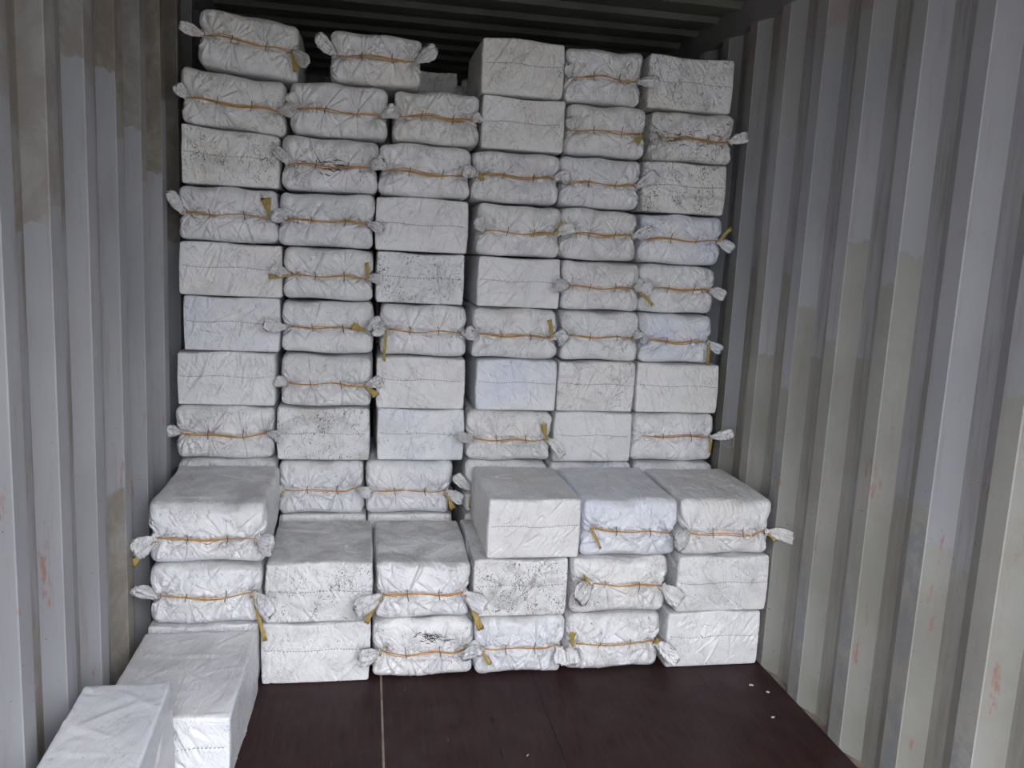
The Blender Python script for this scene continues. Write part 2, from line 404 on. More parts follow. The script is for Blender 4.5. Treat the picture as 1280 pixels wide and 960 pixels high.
def sack_body(w, h, L, kind, seed, hi=False, s0=0.0, s1=0.0, zlf=0.5, sag=0.0, lean=0.0, plain=False, droop=0.0, ztop=False):
    rs = np.random.RandomState(seed)
    if plain: nx, ny, nz = 16, 12, 12
    else: nx, ny, nz = (160, 60, 98) if hi else (156, 16, 94)
    t = np.linspace(0, 1, ny + 1); ys = (t ** 1.7 if not hi else t ** 1.15)
    P, F = lattice(nx, ny, nz, ys)
    P = P * np.array([w, L, h])
    tied = kind == 'T'
    # rounded edges; the front ones softer on a tied sack
    r_s, r_f = (0.024, 0.028) if tied else (0.014, 0.011)
    lo = np.array([-w/2, 0, 0]); hi_ = np.array([w/2, L, h])
    fr = np.exp(-P[:, 1] / 0.10)
    r = (r_s * 0.75 + (r_f - r_s * 0.75) * fr)[:, None]
    q = np.minimum(np.maximum(P, lo + r), hi_ - r)
    d = P - q; ln = np.linalg.norm(d, axis=1)[:, None]; N = d / np.maximum(ln, 1e-9)
    P = q + N * r
    x, y, z = P[:, 0].copy(), P[:, 1].copy(), P[:, 2].copy()
    u, v = x / (w / 2), (z - h / 2) / (h / 2)
    zl0 = h * zlf
    zl = zl0 + sag * (u ** 2 - 0.4) + lean * u + 0.003 * np.sin(u * 5 + seed)
    # overall billow and dents, kept off the resting face
    side = 1 - np.clip(-N[:, 2], 0, 1) * 0.9
    dent = waves(P, rs, 6, 8, 22) * (0.0035 if tied else 0.0022) * side
    wr = waves(P * np.array([1.0, 0.45, 1.0]), rs, 7, 45, 120, True) * (0.0019 if tied else 0.0013)
    damp = 0.35 + 0.65 * (waves(P, rs, 4, 10, 20) > -0.2)
    disp = dent + wr * damp * side
    # billow of side faces and top
    disp += 0.004 * (np.abs(N[:, 0]) > 0.5) * np.sin(np.pi * z / h) * 0.8
    P = P + N * disp[:, None]
    ff = np.clip(-N[:, 1], 0, 1)           # front-facing weight
    if tied and not plain:
        g = np.zeros(len(P))
        g -= 0.016 * (1 - u ** 2) * (1 - np.abs(v) ** 2.2)      # belly
        dz = z - zl
        gm = 0.75 + 0.25 * np.sin(u * 7 + seed * 1.3)
        g += 0.018 * gm * np.exp(-np.abs(dz) / 0.007)            # tuck under the string
        g -= 0.009 * np.exp(-((dz + 0.019) / 0.009) ** 2) * (0.6 + 0.4 * np.sin(u * 3 + seed))
        g -= 0.004 * np.exp(-((dz - 0.016) / 0.008) ** 2)
        g += 0.0032 * np.sin(x * 260 + 3 * np.sin(x * 40 + seed)) * np.exp(-(dz / 0.022) ** 2)   # gathers
        for ax in (-1/6.2, 1/5.6):
            cx = ax * w; cz = zl0
            for k in range(rs.randint(5, 8)):
                a = rs.uniform(0.3, 2.85); g += crease(x, z, cx, cz, a, rs.uniform(0.07, 0.14), rs.choice([-1, 1, 1]) * rs.uniform(0.005, 0.013), rs.uniform(0.0025, 0.0042), 0.006)
            for k in range(rs.randint(5, 8)):
                a = -rs.uniform(0.3, 2.85); g += crease(x, z, cx, cz, a, rs.uniform(0.07, 0.14), rs.choice([-1, 1, 1]) * rs.uniform(0.005, 0.013), rs.uniform(0.0025, 0.0042), 0.006)
            for k in range(rs.randint(6, 10)):
                a = rs.choice([-1, 1]) * rs.uniform(0.25, 2.9); g += groove(x, z, cx, cz, a, rs.uniform(0.05, 0.13), rs.uniform(0.006, 0.012), rs.uniform(.0015, .0022), rs.uniform(-3, 3))
            rr = np.hypot(x - cx, z - cz); g += 0.006 * np.exp(-(rr / 0.018) ** 2)
        for sx in (-1, 1):
            cx = sx * (w / 2 - 0.034); cz = zl0 + lean * sx + sag * 0.45
            dx, dz2 = x - cx, z - cz; rr = np.hypot(dx, dz2); th = np.arctan2(dz2, dx)
            k = rs.randint(8, 12)
            fan = np.abs(np.sin(th * k / 2 + 1.3 * np.sin(th * 2 + seed) + rs.uniform(0, 6)))
            env = np.exp(-rr / 0.065) * np.clip(rr / 0.015, 0, 1)
            g += 0.026 * (fan ** 1.6 - 0.42) * env
            for k_ in range(7):
                a = rs.uniform(0, 6.28); g += groove(x, z, cx, cz, a, rs.uniform(0.05, 0.11), rs.uniform(0.006, 0.012), rs.uniform(.0015, .0022), rs.uniform(-4, 4))
            g += 0.014 * np.exp(-(rr / 0.024) ** 2)
        for k in range(16):
            g += crease(x, z, rs.uniform(-.48, .48) * w, rs.uniform(0.05, 0.95) * h, rs.uniform(0, 6.28), rs.uniform(.03, .12), rs.choice([-1, 1]) * rs.uniform(.002, .006), rs.uniform(.0022, .0035))
        # puckers hanging from the upper edge and rising from the lower one
        for k in range(10):
            up_ = rs.rand() < 0.6
            g += crease(x, z, rs.uniform(-.48, .48) * w, h * (0.98 if up_ else 0.02), (-1.57 if up_ else 1.57) + rs.normal() * 0.35, rs.uniform(.03, .08), rs.choice([-1, 1]) * rs.uniform(.004, .010), rs.uniform(.0025, .004))
        P[:, 1] += g * np.clip(ff * 1.6, 0, 1)
        # corners drawn in towards the ears
        for sx in (-1, 1):
            m = np.clip(sx * u, 0, 1) ** 3
            pin = np.exp(-P[:, 1].clip(0) / 0.055) * np.exp(-((z - zl0 - lean * sx) / 0.030) ** 2)
            P[:, 0] -= sx * 0.019 * m * pin
            # radial pleats on the flanks near the ear
            sd = np.clip(sx * N[:, 0], 0, 1)
            th = np.arctan2(z - zl0, P[:, 1].clip(0) + 0.01)
            P[:, 0] += sx * 0.004 * sd * np.sin(th * 9 + seed) * np.exp(-P[:, 1].clip(0) / 0.09)
        # upper edge of the front sags between the folds
        te = np.exp(-((z - h) / 0.05) ** 2) * np.exp(-P[:, 1].clip(0) / 0.10)
        P[:, 2] -= te * (0.008 + 0.009 * np.sin(x * 24 + seed * 2.1) * np.cos(x * 9 + seed)) + te * droop
        be = np.exp(-(z / 0.04) ** 2) * np.exp(-P[:, 1].clip(0) / 0.06)
        P[:, 2] += be * (0.005 + 0.005 * np.sin(x * 21 + seed * 1.1))
    elif not plain:
        g = np.zeros(len(P))
        g -= 0.006 * (1 - u ** 2) * (1 - v ** 2)
        dz = z - zl
        g += 0.0022 * np.exp(-np.abs(dz) / 0.0035)
        g -= 0.0012 * (dz < 0)
        base_a = rs.choice([0.9, 1.15, 1.9, 2.2])
        for k in range(26):
            g += crease(x, z, rs.uniform(-.5, .4) * w, rs.uniform(-0.1, 0.75) * h, base_a + rs.normal() * 0.35, rs.uniform(.05, .17), rs.choice([-1, 1]) * rs.uniform(.002, .007), rs.uniform(.0026, .006))
        for k in range(12):
            g += crease(x, z, rs.uniform(-.5, .5) * w, rs.uniform(0, 1) * h, rs.uniform(0, 3.14), rs.uniform(.03, .09), rs.choice([-1, 1]) * rs.uniform(.0015, .004), .0025)
        for k in range(9):
            g += groove(x, z, rs.uniform(-.5, .45) * w, rs.uniform(0, 0.9) * h, base_a + rs.normal() * 0.5, rs.uniform(.04, .14), rs.uniform(.003, .008), rs.uniform(.0015, .0022), rs.uniform(-3, 3))
        P[:, 1] += g * np.clip(ff * 1.6, 0, 1)
        te = np.exp(-((z - h) / 0.03) ** 2) * np.exp(-P[:, 1].clip(0) / 0.10)
        P[:, 2] -= te * (0.003 + 0.004 * np.sin(x * 19 + seed * 2.1)) + te * droop
    if hi and not plain:
        # long lazy folds over the upper side
        tp = np.clip(N[:, 2], 0, 1)
        for k in range(16):
            P[:, 2] += tp * crease(x, y, rs.uniform(-.5, .5) * w, rs.uniform(0, L), rs.uniform(-0.9, 0.9) + (3.14 if k % 2 else 0), rs.uniform(.08, .25), rs.uniform(.002, .005), rs.uniform(.004, .009))
        for sx in (-1, 1):
            sd = np.clip(sx * N[:, 0], 0, 1)
            for k in range(9):
                P[:, 0] += sx * sd * crease(y, z, rs.uniform(0, L), rs.uniform(0, h), rs.uniform(-1.2, 1.2), rs.uniform(.08, .2), rs.uniform(.002, .005), rs.uniform(.004, .007))
    # lopsided loads: slope of base and top
    P[:, 2] += (P[:, 0] / w) * (s0 * (1 - P[:, 2] / h) + s1 * P[:, 2] / h)
    P[:, 2] = np.maximum(P[:, 2], (P[:, 0] / w) * s0 + 0.0005)
    if not hi or ztop: P[:, 2] = np.minimum(P[:, 2], h + (P[:, 0] / w) * s1)
    return P, F, zl0

def groove(x, z, cx, cz, ang, L, amp, wd=0.0017, bend=0.0):
    """narrow deep fold line"""
    dx, dz = x - cx, z - cz
    u = dx * math.cos(ang) + dz * math.sin(ang); v = -dx * math.sin(ang) + dz * math.cos(ang) - bend * u * u
    t = u / L
    env = np.clip(t * 8, 0, 1) * np.clip((1 - t) * 1.6, 0, 1)
    return amp * env * np.exp(-(v / wd) ** 2) - amp * 0.3 * env * np.exp(-((v - 2.8 * wd) / (2.2 * wd)) ** 2)

def surf_y(P, x, z, rad=0.006):
    f = P[P[:, 1] < 0.06]
    d = np.hypot(f[:, 0] - x, f[:, 2] - z)
    m = d < rad
    if not m.any(): m = d < d.min() + 0.004
    return f[m, 1].min()

def ear_geo(root, ang, L, rs, fwd=0.5, size=1.0):
    a = math.radians(ang); d = np.array([math.cos(a), -fwd, math.sin(a)]); d /= np.linalg.norm(d)
    side = np.array([-math.sin(a), 0.15, math.cos(a)])
    L = L * 1.3; n = 12; t = np.linspace(0, 1, n)
    bend = rs.uniform(-0.25, 0.25) * L
    path = root + np.outer(t * L, d) + np.outer((t ** 2) * bend, side) + np.outer(np.sin(t * 5) * 0.0015, side)
    prof = np.interp(t, [0, 0.06, 0.2, 0.45, 0.75, 0.93, 1], [0.85, 0.45, 0.75, 1.1, 1.25, 1.05, 0.75])
    wide = 0.0155 * prof * size; thick = 0.0085 * np.interp(t, [0, .06, .5, 1], [1, .62, 1.15, 0.55]) * size
    jit = 1 + rs.uniform(-0.06, 0.06, n); wide = wide * jit
    return sweep(path, wide, thick, side, 36, 0.30, rs.choice([6, 7, 8]), rs.uniform(0, 6), cap=0.010, ragged=0.003, rs=rs)

def ribbon_geo(root, ang, L, rs, wend=0.010):
    a = math.radians(ang); d = np.array([math.cos(a), -0.22, math.sin(a)]); d /= np.linalg.norm(d)
    side = np.array([-math.sin(a), 0.2, math.cos(a)])
    n = 9; t = np.linspace(0, 1, n)
    path = root + np.outer(t * L, d) + np.outer(np.sin(t * 3 + rs.uniform(0, 3)) * 0.004 * t, side) + np.array([0, -0.006, 0])
    wide = np.interp(t, [0, .3, .8, 1], [0.004, 0.006, wend * 1.0, wend * 1.25]); thick = np.full(n, 0.0011)
    return sweep(path, wide, thick, side, 16, 0.10, 4, 0, ragged=0.006, rs=rs)

def place(root, loc, rz=0.0):
    root.location = loc; root.rotation_euler = (0, 0, rz)

def sack(loc, w, h, L, kind, seed, label, group, tone=0.0, soil=0.3, dust=0.0, hi=False, ears=None, ribbons=(),
         s0=0.0, s1=0.0, zlf=None, sag=0.0, lean=0.0, rz=0.0, droop=0.0, knotx=None, double=None, ztop=False, crumple=0.5, name='wrapped_bale'):
    rs = np.random.RandomState(seed + 5000)
    if zlf is None: zlf = (0.47 if kind == 'T' else 0.53) + rs.uniform(-0.03, 0.03)
    P, F, zl0 = sack_body(w, h, L, kind, seed, hi, s0, s1, zlf, sag, lean, False, droop, ztop)
    root = bpy.data.objects.new(name, None); COL.objects.link(root)
    root.empty_display_size = 0.05
    root['label'] = label; root['category'] = 'bale'
    if group: root['group'] = group
    place(root, loc, rz)
    body = link('sack', mesh('sack', P, F, M_CLOTH), root)
    for o in (body,): o['tone'] = float(tone); o['soil'] = float(soil); o['dust'] = float(dust); o['crumple'] = float(crumple)
    shear = lambda x, z: (x / w) * (s0 * (1 - z / h) + s1 * z / h)
    if kind == 'S':
        parts = []
        x = -w / 2 + 0.012
        while x < w / 2 - 0.016:
            l = rs.uniform(0.0045, 0.0075)
            zc = zl0 + 0.003 * math.sin(x / (w / 2) * 5 + seed) + lean * x / (w / 2)
            zz = zc + shear(x, zc)
            if True:
                ya = surf_y(P, x, zz, 0.005) - 0.0002; yb = surf_y(P, x + l, zz, 0.005) - 0.0002
                parts.append(sweep([(x, ya, zz), (x + l / 2, (ya + yb) / 2 - 0.0006, zz + rs.uniform(-.0006, .0006)), (x + l, yb, zz)], [0.0013] * 3, [0.0009] * 3, (0, 0, 1), 5))
            x += l + rs.uniform(0.003, 0.006)
        V, Q = join(parts); link('seam', mesh_q('seam', V, Q, M_SEAM), root)
        return root
    # ---- tied end: string, stitches, ears, knots, ribbons
    rx = {-1: -(w / 2 - 0.020), 1: w / 2 - 0.020}
    if knotx: rx.update(knotx)
    rpos = {}
    for sx in (-1, 1):
        zz = zl0 + lean * sx + sag * 0.5; zz += shear(rx[sx], zz)
        rpos[sx] = np.array([rx[sx], surf_y(P, rx[sx] * 0.93, zz, 0.008) - 0.010, zz])
    def line(off, x0, x1, n=42, wob=1.0):
        pts = []
        for i in range(n):
            t = i / (n - 1); x = x0 + (x1 - x0) * t; u = x / (w / 2)
            zc = zl0 + sag * (u * u - 0.4) + lean * u + 0.003 * math.sin(u * 5 + seed)
            z = zc + shear(x, zc) + off * math.sin(math.pi * t) * wob + 0.0018 * math.sin(t * 11 + seed)
            pts.append((x, surf_y(P, x, z, 0.009) - 0.0008, z))
        pts = np.array(pts)
        k = np.array([0.25, 0.5, 0.25])
        for _ in range(3): pts[1:-1, 1] = np.minimum(pts[1:-1, 1] + 0.002, pts[:-2, 1] * .25 + pts[1:-1, 1] * .5 + pts[2:, 1] * .25)
        return pts
    p1 = line(rs.uniform(-0.003, 0.003), rx[-1], rx[1]); n1 = len(p1)
    flat = np.interp(np.linspace(0, 1, n1), [0, .2, .5, .8, 1], rs.uniform(0.0014, 0.0042, 5))
    parts = [sweep(p1, flat, [0.0014] * n1, (0, 0, 1), 8)]
    if double is None: double = rs.rand() < 0.6
    if double:
        a, b = sorted(rs.uniform(-1, 1, 2)); a = min(a, -0.2); b = max(b, 0.3)
        p2 = line(rs.choice([-1, 1]) * rs.uniform(0.005, 0.010), rx[-1] if rs.rand() < .5 else a * w / 2, rx[1] if rs.rand() < .5 else b * w / 2 * 0.8)
        parts.append(sweep(p2, [0.0013] * len(p2), [0.0010] * len(p2), (0, 0, 1), 6))
    V, Q = join(parts); link('string', mesh_q('string', V, Q, M_STRING), root)
    for ax in (-1/6.2, 1/5.6):
        cx = ax * w + rs.uniform(-.006, .006); hl = rs.uniform(0.014, 0.022); pts = []
        for i in range(9):
            t = i / 8; z = zl0 + lean * ax * 2 - hl * 0.9 + 2 * hl * t; z += shear(cx, z)
            pts.append((cx + 0.003 * math.sin(t * 4 + seed), surf_y(P, cx, z, 0.007) - 0.0012, z))
        pts = np.array(pts); pts[:, 1] = np.minimum(pts[:, 1], np.linspace(pts[0, 1], pts[-1, 1], 9))
        link('stitch', mesh_q('stitch', *sweep(pts, [0.0014] * 9, [0.0012] * 9, (1, 0, 0), 6), M_STITCH), root)
    ears = ears or {}
    for sx in (-1, 1):
        e = ears.get(sx)
        if e is None: continue
        ang, el = e[0], e[1]; size = (e[2] if len(e) > 2 else 1.0) * (1.12 if hi else 1.0); fwd = e[3] if len(e) > 3 else 1.0
        V, Q = ear_geo(rpos[sx], ang, el, rs, fwd, size)
        eo = link('ear', mesh_q('ear', V, Q, M_CLOTH), root); eo['tone'] = float(tone); eo['soil'] = float(min(1, soil + 0.35)); eo['dust'] = 0.0; eo['crumple'] = 0.9  # raised soil value paints dark crease lines into the ear's colour
        a = math.radians(ang); d = np.array([math.cos(a), -fwd, math.sin(a)]); d /= np.linalg.norm(d)
        s = np.cross(d, [0, 1, 0]); s /= np.linalg.norm(s); b = np.cross(d, s)
        tt = np.linspace(0, 4 * np.pi, 30)
        c = rpos[sx] + d * el * 0.06
        pth = c + np.outer(np.cos(tt) * 0.0085 * size, s) + np.outer(np.sin(tt) * 0.0065 * size, b) + np.outer((tt / 12.6 - 0.5) * 0.005, d)
        link('knot', mesh_q('knot', *sweep(pth, [0.0014] * 30, [0.0012] * 30, d, 6), M_STRING), root)
    for rb in ribbons:
        sx, ang, rl = rb[:3]; wend = rb[3] if len(rb) > 3 else 0.010
        base = rpos[sx] if sx in (-1, 1) else np.array([sx * w / 2, surf_y(P, sx * w / 2, zl0), zl0])
        base = base + np.array([0, -0.012, 0]); rl = rl * (1.15 if hi else 1.05)
        link('ribbon', mesh_q('ribbon', *ribbon_geo(base, ang, rl, rs, wend), M_RIBBON), root)
    return root

# ------------------------------------------------------------------ the far wall of bales (front face at YB)
YB = 3.40; LB = 0.50
ZR = [0.0, 0.232, 0.465, 0.700, 0.922, 1.142, 1.360, 1.570, 1.786, 1.998, 2.207, 2.425]
COLN = {'A': 'leftmost back column', 'B': 'second back column from left', 'C': 'third back column from left',
        'D': 'third back column from right', 'E': 'second back column from right', 'F': 'rightmost back column'}
ORD = {11: 'top of', 10: 'second from top in', 9: 'third from top in', 8: 'fourth from top in', 7: 'fifth from top in',
       6: 'sixth from top in', 5: 'seventh from top in', 4: 'eighth from top in', 3: 'just above the low front stack in'}
# (column, row): x centre, width, kind, look, options
BACK = {
 ('A', 11): (0.300, .358, 'T', 'crooked tied grey white bale', dict(s0=-.034, s1=-.030, tone=.5, soil=.35, lean=-.004, ears={-1: (172, .078), 1: (-22, .085, 1.1)}, ribbons=[(1, -72, .07)], double=True)),
 ('A', 10): (0.243, .380, 'T', 'slanting tied bale with pinkish stains', dict(s0=-.028, s1=-.034, tone=.6, soil=.45, ears={-1: (140, .045), 1: (10, .07, 1.2)}, ribbons=[], double=True)),
 ('A', 9): (0.234, .366, 'S', 'seamed bale with blackish smudges', dict(s1=-.026, tone=.7, soil=.75)),
 ('A', 8): (0.225, .372, 'T', 'tied bale with upright left ear', dict(tone=.1, soil=.25, ears={-1: (118, .085), 1: (25, .07, 1.1)}, ribbons=[(1, 105, .07, .016)], double=False)),
 ('A', 7): (0.232, .384, 'S', 'seamed bale with slanting folds', dict(tone=.35, soil=.3)),
 ('A', 6): (0.236, .368, 'S', 'bluish white seamed bale', dict(tone=-.45, soil=.25)),
 ('A', 5): (0.212, .376, 'S', 'clean square seamed bale', dict(tone=.1, soil=.2)),
 ('A', 4): (0.213, .384, 'T', 'tied bale, string sagging between ears', dict(tone=.2, soil=.4, sag=.012, ears={-1: (158, .055, 1.1), 1: (8, .06)}, double=True)),
 ('B', 10): (0.640, .366, 'T', 'clean tied bale beside slanting bale', dict(tone=.3, soil=.15, lean=-.006, ears={-1: (110, .05), 1: (28, .065)})),
 ('B', 9): (0.607, .370, 'T', 'tied bale with black-scribbled string', dict(tone=.2, soil=.6, ears={-1: (118, .065), 1: (40, .06, 1.2)}, black=True, double=True)),
 ('B', 8): (0.594, .374, 'T', 'tied bale with short right ear', dict(tone=.05, soil=.25, ears={-1: (165, .045), 1: (-12, .07)}, ribbons=[])),
 ('B', 7): (0.610, .354, 'T', 'tied bale, ochre ribbon standing right', dict(tone=.15, soil=.15, ears={-1: (152, .075), 1: (8, .06)}, ribbons=[(1, 98, .06, .007), (-1, 190, .07, .008)], double=False)),
 ('B', 6): (0.604, .360, 'T', 'tied bale, ochre tassel upper right', dict(tone=.0, soil=.2, ears={-1: (175, .09, 1.1), 1: (45, .08, 1.1)}, ribbons=[(1, 165, .06, .012)], double=True)),
 ('B', 5): (0.605, .356, 'T', 'tied bale with fanned ochre tassel right', dict(tone=.15, soil=.2, ears={-1: (155, .05, 1.1), 1: (20, .08, 1.1)}, ribbons=[(1, -38, .055, .012)], double=False, sag=-.004)),
 ('B', 4): (0.594, .372, 'S', 'heavily black-speckled seamed bale', dict(tone=.15, soil=.85)),
 ('B', 3): (0.597, .354, 'T', 'tied bale with ochre tuft left', dict(tone=.0, soil=.25, ears={1: (-20, .055, 1.1), -1: (170, .03)}, ribbons=[(-1, 195, .03, .012)], double=True)),
 ('C', 10): (1.017, .334, 'T', 'tied grey bale with dark belt stain', dict(tone=.5, soil=.4, ears={-1: (160, .055), 1: (35, .035)}, double=True)),
 ('C', 9): (0.978, .366, 'T', 'tied bale with string dipping right', dict(tone=.3, soil=.3, lean=-.006, ears={-1: (125, .055)}, ribbons=[(1, 80, .03, .008)], double=True)),
 ('C', 8): (0.971, .370, 'S', 'smooth seamed bale', dict(tone=.15, soil=.2)),
 ('C', 7): (0.971, .362, 'S', 'black-scuffed seamed bale', dict(tone=.0, soil=.7)),
 ('C', 6): (0.994, .350, 'T', 'tied bale with long ribbon hanging left', dict(tone=.05, soil=.2, ears={-1: (185, .06, 1.1), 1: (-12, .055)}, ribbons=[(-1, -92, .12, .005)], double=False)),
 ('C', 5): (0.988, .364, 'S', 'clean seamed bale with high seam', dict(tone=.2, soil=.2, zlf=.56)),
 ('C', 4): (0.994, .360, 'S', 'bluish seamed bale with small smudges', dict(tone=-.35, soil=.2)),
 ('C', 3): (0.946, .364, 'T', 'tied bale, ochre ribbon right', dict(tone=.0, soil=.2, ears={-1: (200, .03, 1.0), 1: (-18, .075, 1.1)}, ribbons=[(1, -62, .07, .010)], double=True)),
 ('D', 11): (1.355, .334, 'S', 'square greyish seamed bale', dict(tone=.75, soil=.4)),
 ('D', 10): (1.372, .346, 'S', 'grey seamed bale with torn corner', dict(tone=.5, soil=.35)),
 ('D', 9): (1.349, .368, 'T', 'tied bale with two left knots', dict(tone=.15, soil=.3, ears={-1: (165, .07, 1.1), 1: (35, .055)}, ribbons=[(-1, -50, .03, .008)], double=True)),
 ('D', 8): (1.378, .350, 'T', 'tied bale with hanging left ear', dict(tone=.25, soil=.35, ears={-1: (140, .06, 1.1), 1: (42, .075, 1.15)}, ribbons=[(1, 70, .05, .008)], double=True)),
 ('D', 7): (1.383, .350, 'S', 'smooth bright seamed bale', dict(tone=.1, soil=.1)),
 ('D', 6): (1.373, .358, 'T', 'tied bale with upright ochre ribbon right', dict(tone=.15, soil=.2, ears={-1: (168, .06, 1.1), 1: (10, .06, 1.1)}, ribbons=[(1, 108, .075, .007)], sag=-.003)),
 ('D', 5): (1.394, .350, 'S', 'bluish square seamed bale', dict(tone=-.85, soil=.12)),
 ('D', 4): (1.375, .362, 'T', 'rounded tied bale with long ears', dict(tone=.25, soil=.3, ears={-1: (165, .085), 1: (-25, .08, 1.1)}, ribbons=[(1, 112, .075, .010)], double=True)),
 ('E', 11): (1.690, .326, 'T', 'tied bale with bright orange string', dict(tone=.5, soil=.3, zlf=.44, ears={-1: (140, .04), 1: (-8, .075, 1.1)}, double=True)),
 ('E', 10): (1.716, .340, 'T', 'tied bale with yellow right tuft', dict(tone=.35, soil=.3, ears={-1: (115, .05)}, ribbons=[(1, -125, .045, .012)], double=True)),
 ('E', 9): (1.711, .346, 'T', 'clean tied bale with flat front', dict(tone=.05, soil=.12, ears={1: (35, .085, 1.15), -1: (150, .04)}, double=True, knotx={-1: -.145})),
 ('E', 8): (1.714, .332, 'T', 'creased tied bale', dict(tone=.2, soil=.3, ears={1: (25, .075, 1.1)}, double=True)),
 ('E', 7): (1.737, .344, 'T', 'tied bale with ochre ribbon slanting right', dict(tone=.2, soil=.35, ears={-1: (170, .075, 1.3), 1: (15, .06, 1.1)}, ribbons=[(1, -42, .09, .006)], sag=.004)),
 ('E', 6): (1.752, .346, 'T', 'tied bale with pleated left corner', dict(tone=.1, soil=.25, ears={-1: (195, .055, 1.2), 1: (60, .04)}, double=False)),
 ('E', 5): (1.742, .342, 'S', 'black-spotted seamed bale', dict(tone=.3, soil=.6)),
 ('E', 4): (1.743, .348, 'S', 'bright white seamed bale', dict(tone=.1, soil=.1)),
 ('F', 11): (2.068, .366, 'S', 'dirty brown-streaked seamed bale', dict(tone=.75, soil=.8)),
 ('F', 10): (2.092, .362, 'T', 'tied bale with black cross-shaped stains', dict(tone=.5, soil=.8, ears={1: (35, .06, 1.1), -1: (215, .05, 1.1)}, black=True, double=True, lean=-.004)),
 ('F', 9): (2.070, .370, 'S', 'grey-streaked seamed bale', dict(tone=.6, soil=.85)),
 ('F', 8): (2.080, .360, 'T', 'bluish tied bale beside the wall', dict(tone=-.6, soil=.1, ears={-1: (160, .05, 1.2), 1: (-20, .06, 1.0)}, ribbons=[(1, 55, .07, .006)], double=False)),
 ('F', 7): (2.078, .338, 'T', 'white tied bale with curled right ear', dict(tone=.1, soil=.2, ears={1: (-10, .055, 1.2), -1: (170, .075, 1.2)}, ribbons=[], double=True)),
 ('F', 6): (2.094, .322, 'T', 'lilac white tied bale with ribbon hanging right', dict(tone=-.6, soil=.1, ears={1: (-35, .06), -1: (150, .04)}, ribbons=[(1, -92, .09, .006)], double=True)),
 ('F', 5): (2.116, .376, 'S', 'flat clean seamed bale', dict(tone=.4, soil=.2)),
 ('F', 4): (2.116, .374, 'T', 'clean tied bale with long right ear', dict(tone=.05, soil=.1, ears={1: (10, .085, 1.0)}, ribbons=[(1, -95, .06, .005)], double=True, zlf=.53, knotx={-1: -.15})),
 ('A', 3): (0.213, .384, 'T', 'mostly hidden bale', dict(tone=.0, soil=.2, ears={})),
 ('D', 3): (1.372, .356, 'T', 'mostly hidden bale with two white ears', dict(tone=.1, soil=.2, ears={-1: (135, .085, 1.1, .35)}, ribbons=[(-1, -80, .06, .014)], double=True)),
 ('E', 3): (1.745, .366, 'T', 'mostly hidden bale', dict(tone=.0, soil=.2, ears={})),
 ('F', 3): (2.130, .366, 'T', 'mostly hidden bale', dict(tone=.0, soil=.2, ears={})),
}
def stains(root, P0, w, h, seed, pts):
    """black crusted stain lines lying on the sack"""
    rs = np.random.RandomState(seed); body = [c for c in root.children if c.name.startswith('sack')][0]
    n = len(body.data.vertices); co = np.empty(n * 3, dtype=np.float32); body.data.vertices.foreach_get('co', co); P = co.reshape(-1, 3)
    parts = []
    for (cx, cz, n_, sp) in pts:
        for k in range(n_):
            a = rs.uniform(-0.35, 0.35) if rs.rand() < .7 else rs.uniform(0, 3.14); l = rs.uniform(0.012, 0.05)
            x0 = cx + rs.normal() * sp; z0 = cz + rs.normal() * sp * 0.35
            q = []
            for t in np.linspace(-.5, .5, 6):
                x = x0 + t * l * math.cos(a); z = z0 + t * l * math.sin(a) + 0.002 * math.sin(t * 9 + k)
                q.append((x, surf_y(P, x, z, 0.006) - 0.0002, z))
            parts.append(sweep(q, np.array([.3, 1, 1.2, .9, .8, .3]) * rs.uniform(.0006, .0016), [0.0006] * 6, (0, 0, 1), 6))
    V, Q = join(parts); o = link('stain', mesh_q('stain', V, Q, M_STAIN), root); o['kind'] = 'stuff'; o['label'] = 'black stain streaks'
M_STAIN = simple('black_tar_stain', (0.015, 0.012, 0.012), (0.05, 0.04, 0.035), 40, 0.8, 0.3)

def spaced(table):
    """keep a finger's width of air between neighbours of one row"""
    for row in range(1, 12):
        ks = sorted((k for k in table if k[1] == row), key=lambda k: table[k][0])
        for a, b in zip(ks, ks[1:]):
            A, B = table[a], table[b]
            over = (A[0] + A[1] / 2 + 0.012) - (B[0] - B[1] / 2)
            if over > 0:
                table[a] = (A[0] - over / 4, A[1] - over / 2) + A[2:]
                table[b] = (B[0] + over / 4, B[1] - over / 2) + B[2:]
spaced(BACK)
seed = 10
for (c, r), (xc, w, kind, look, opt) in BACK.items():
    seed += 7
    opt = dict(opt); black = opt.pop('black', False)
    z0, z1 = ZR[r - 1], ZR[r]
    if (c, r) == ('B', 11): continue
    rs = np.random.RandomState(seed)
    yy = YB + rs.uniform(-0.006, 0.006)
    if c == 'D' and r == 11: yy -= 0.01
    if r == 3: lab = look + ', third row up in ' + COLN[c]
    else: lab = look + ', ' + ORD[r] + ' ' + COLN[c]
    dz0 = -0.0
    root = sack((xc, yy, z0), w, z1 - z0 - 0.001, LB, kind, seed, lab, 'bales in the tall back stack', rz=rs.uniform(-0.006, 0.006), **opt)
    if black:
        stains(root, None, w, z1 - z0, seed, [((0.01 if c == 'B' else -.02), (z1 - z0) * .47, 34 if c == 'B' else 26, 0.04 if c == 'B' else .05)])
# the top bale that straddles the second and third columns
sack((0.778, YB + 0.02, 2.2075), .350, .200, LB, 'T', 901, 'tied bale with flaring ears, top layer alone between second and third back columns',
     'bales in the tall back stack', tone=.6, soil=.35, ears={-1: (160, .085, 1.15), 1: (32, .085, 1.3)}, double=True)

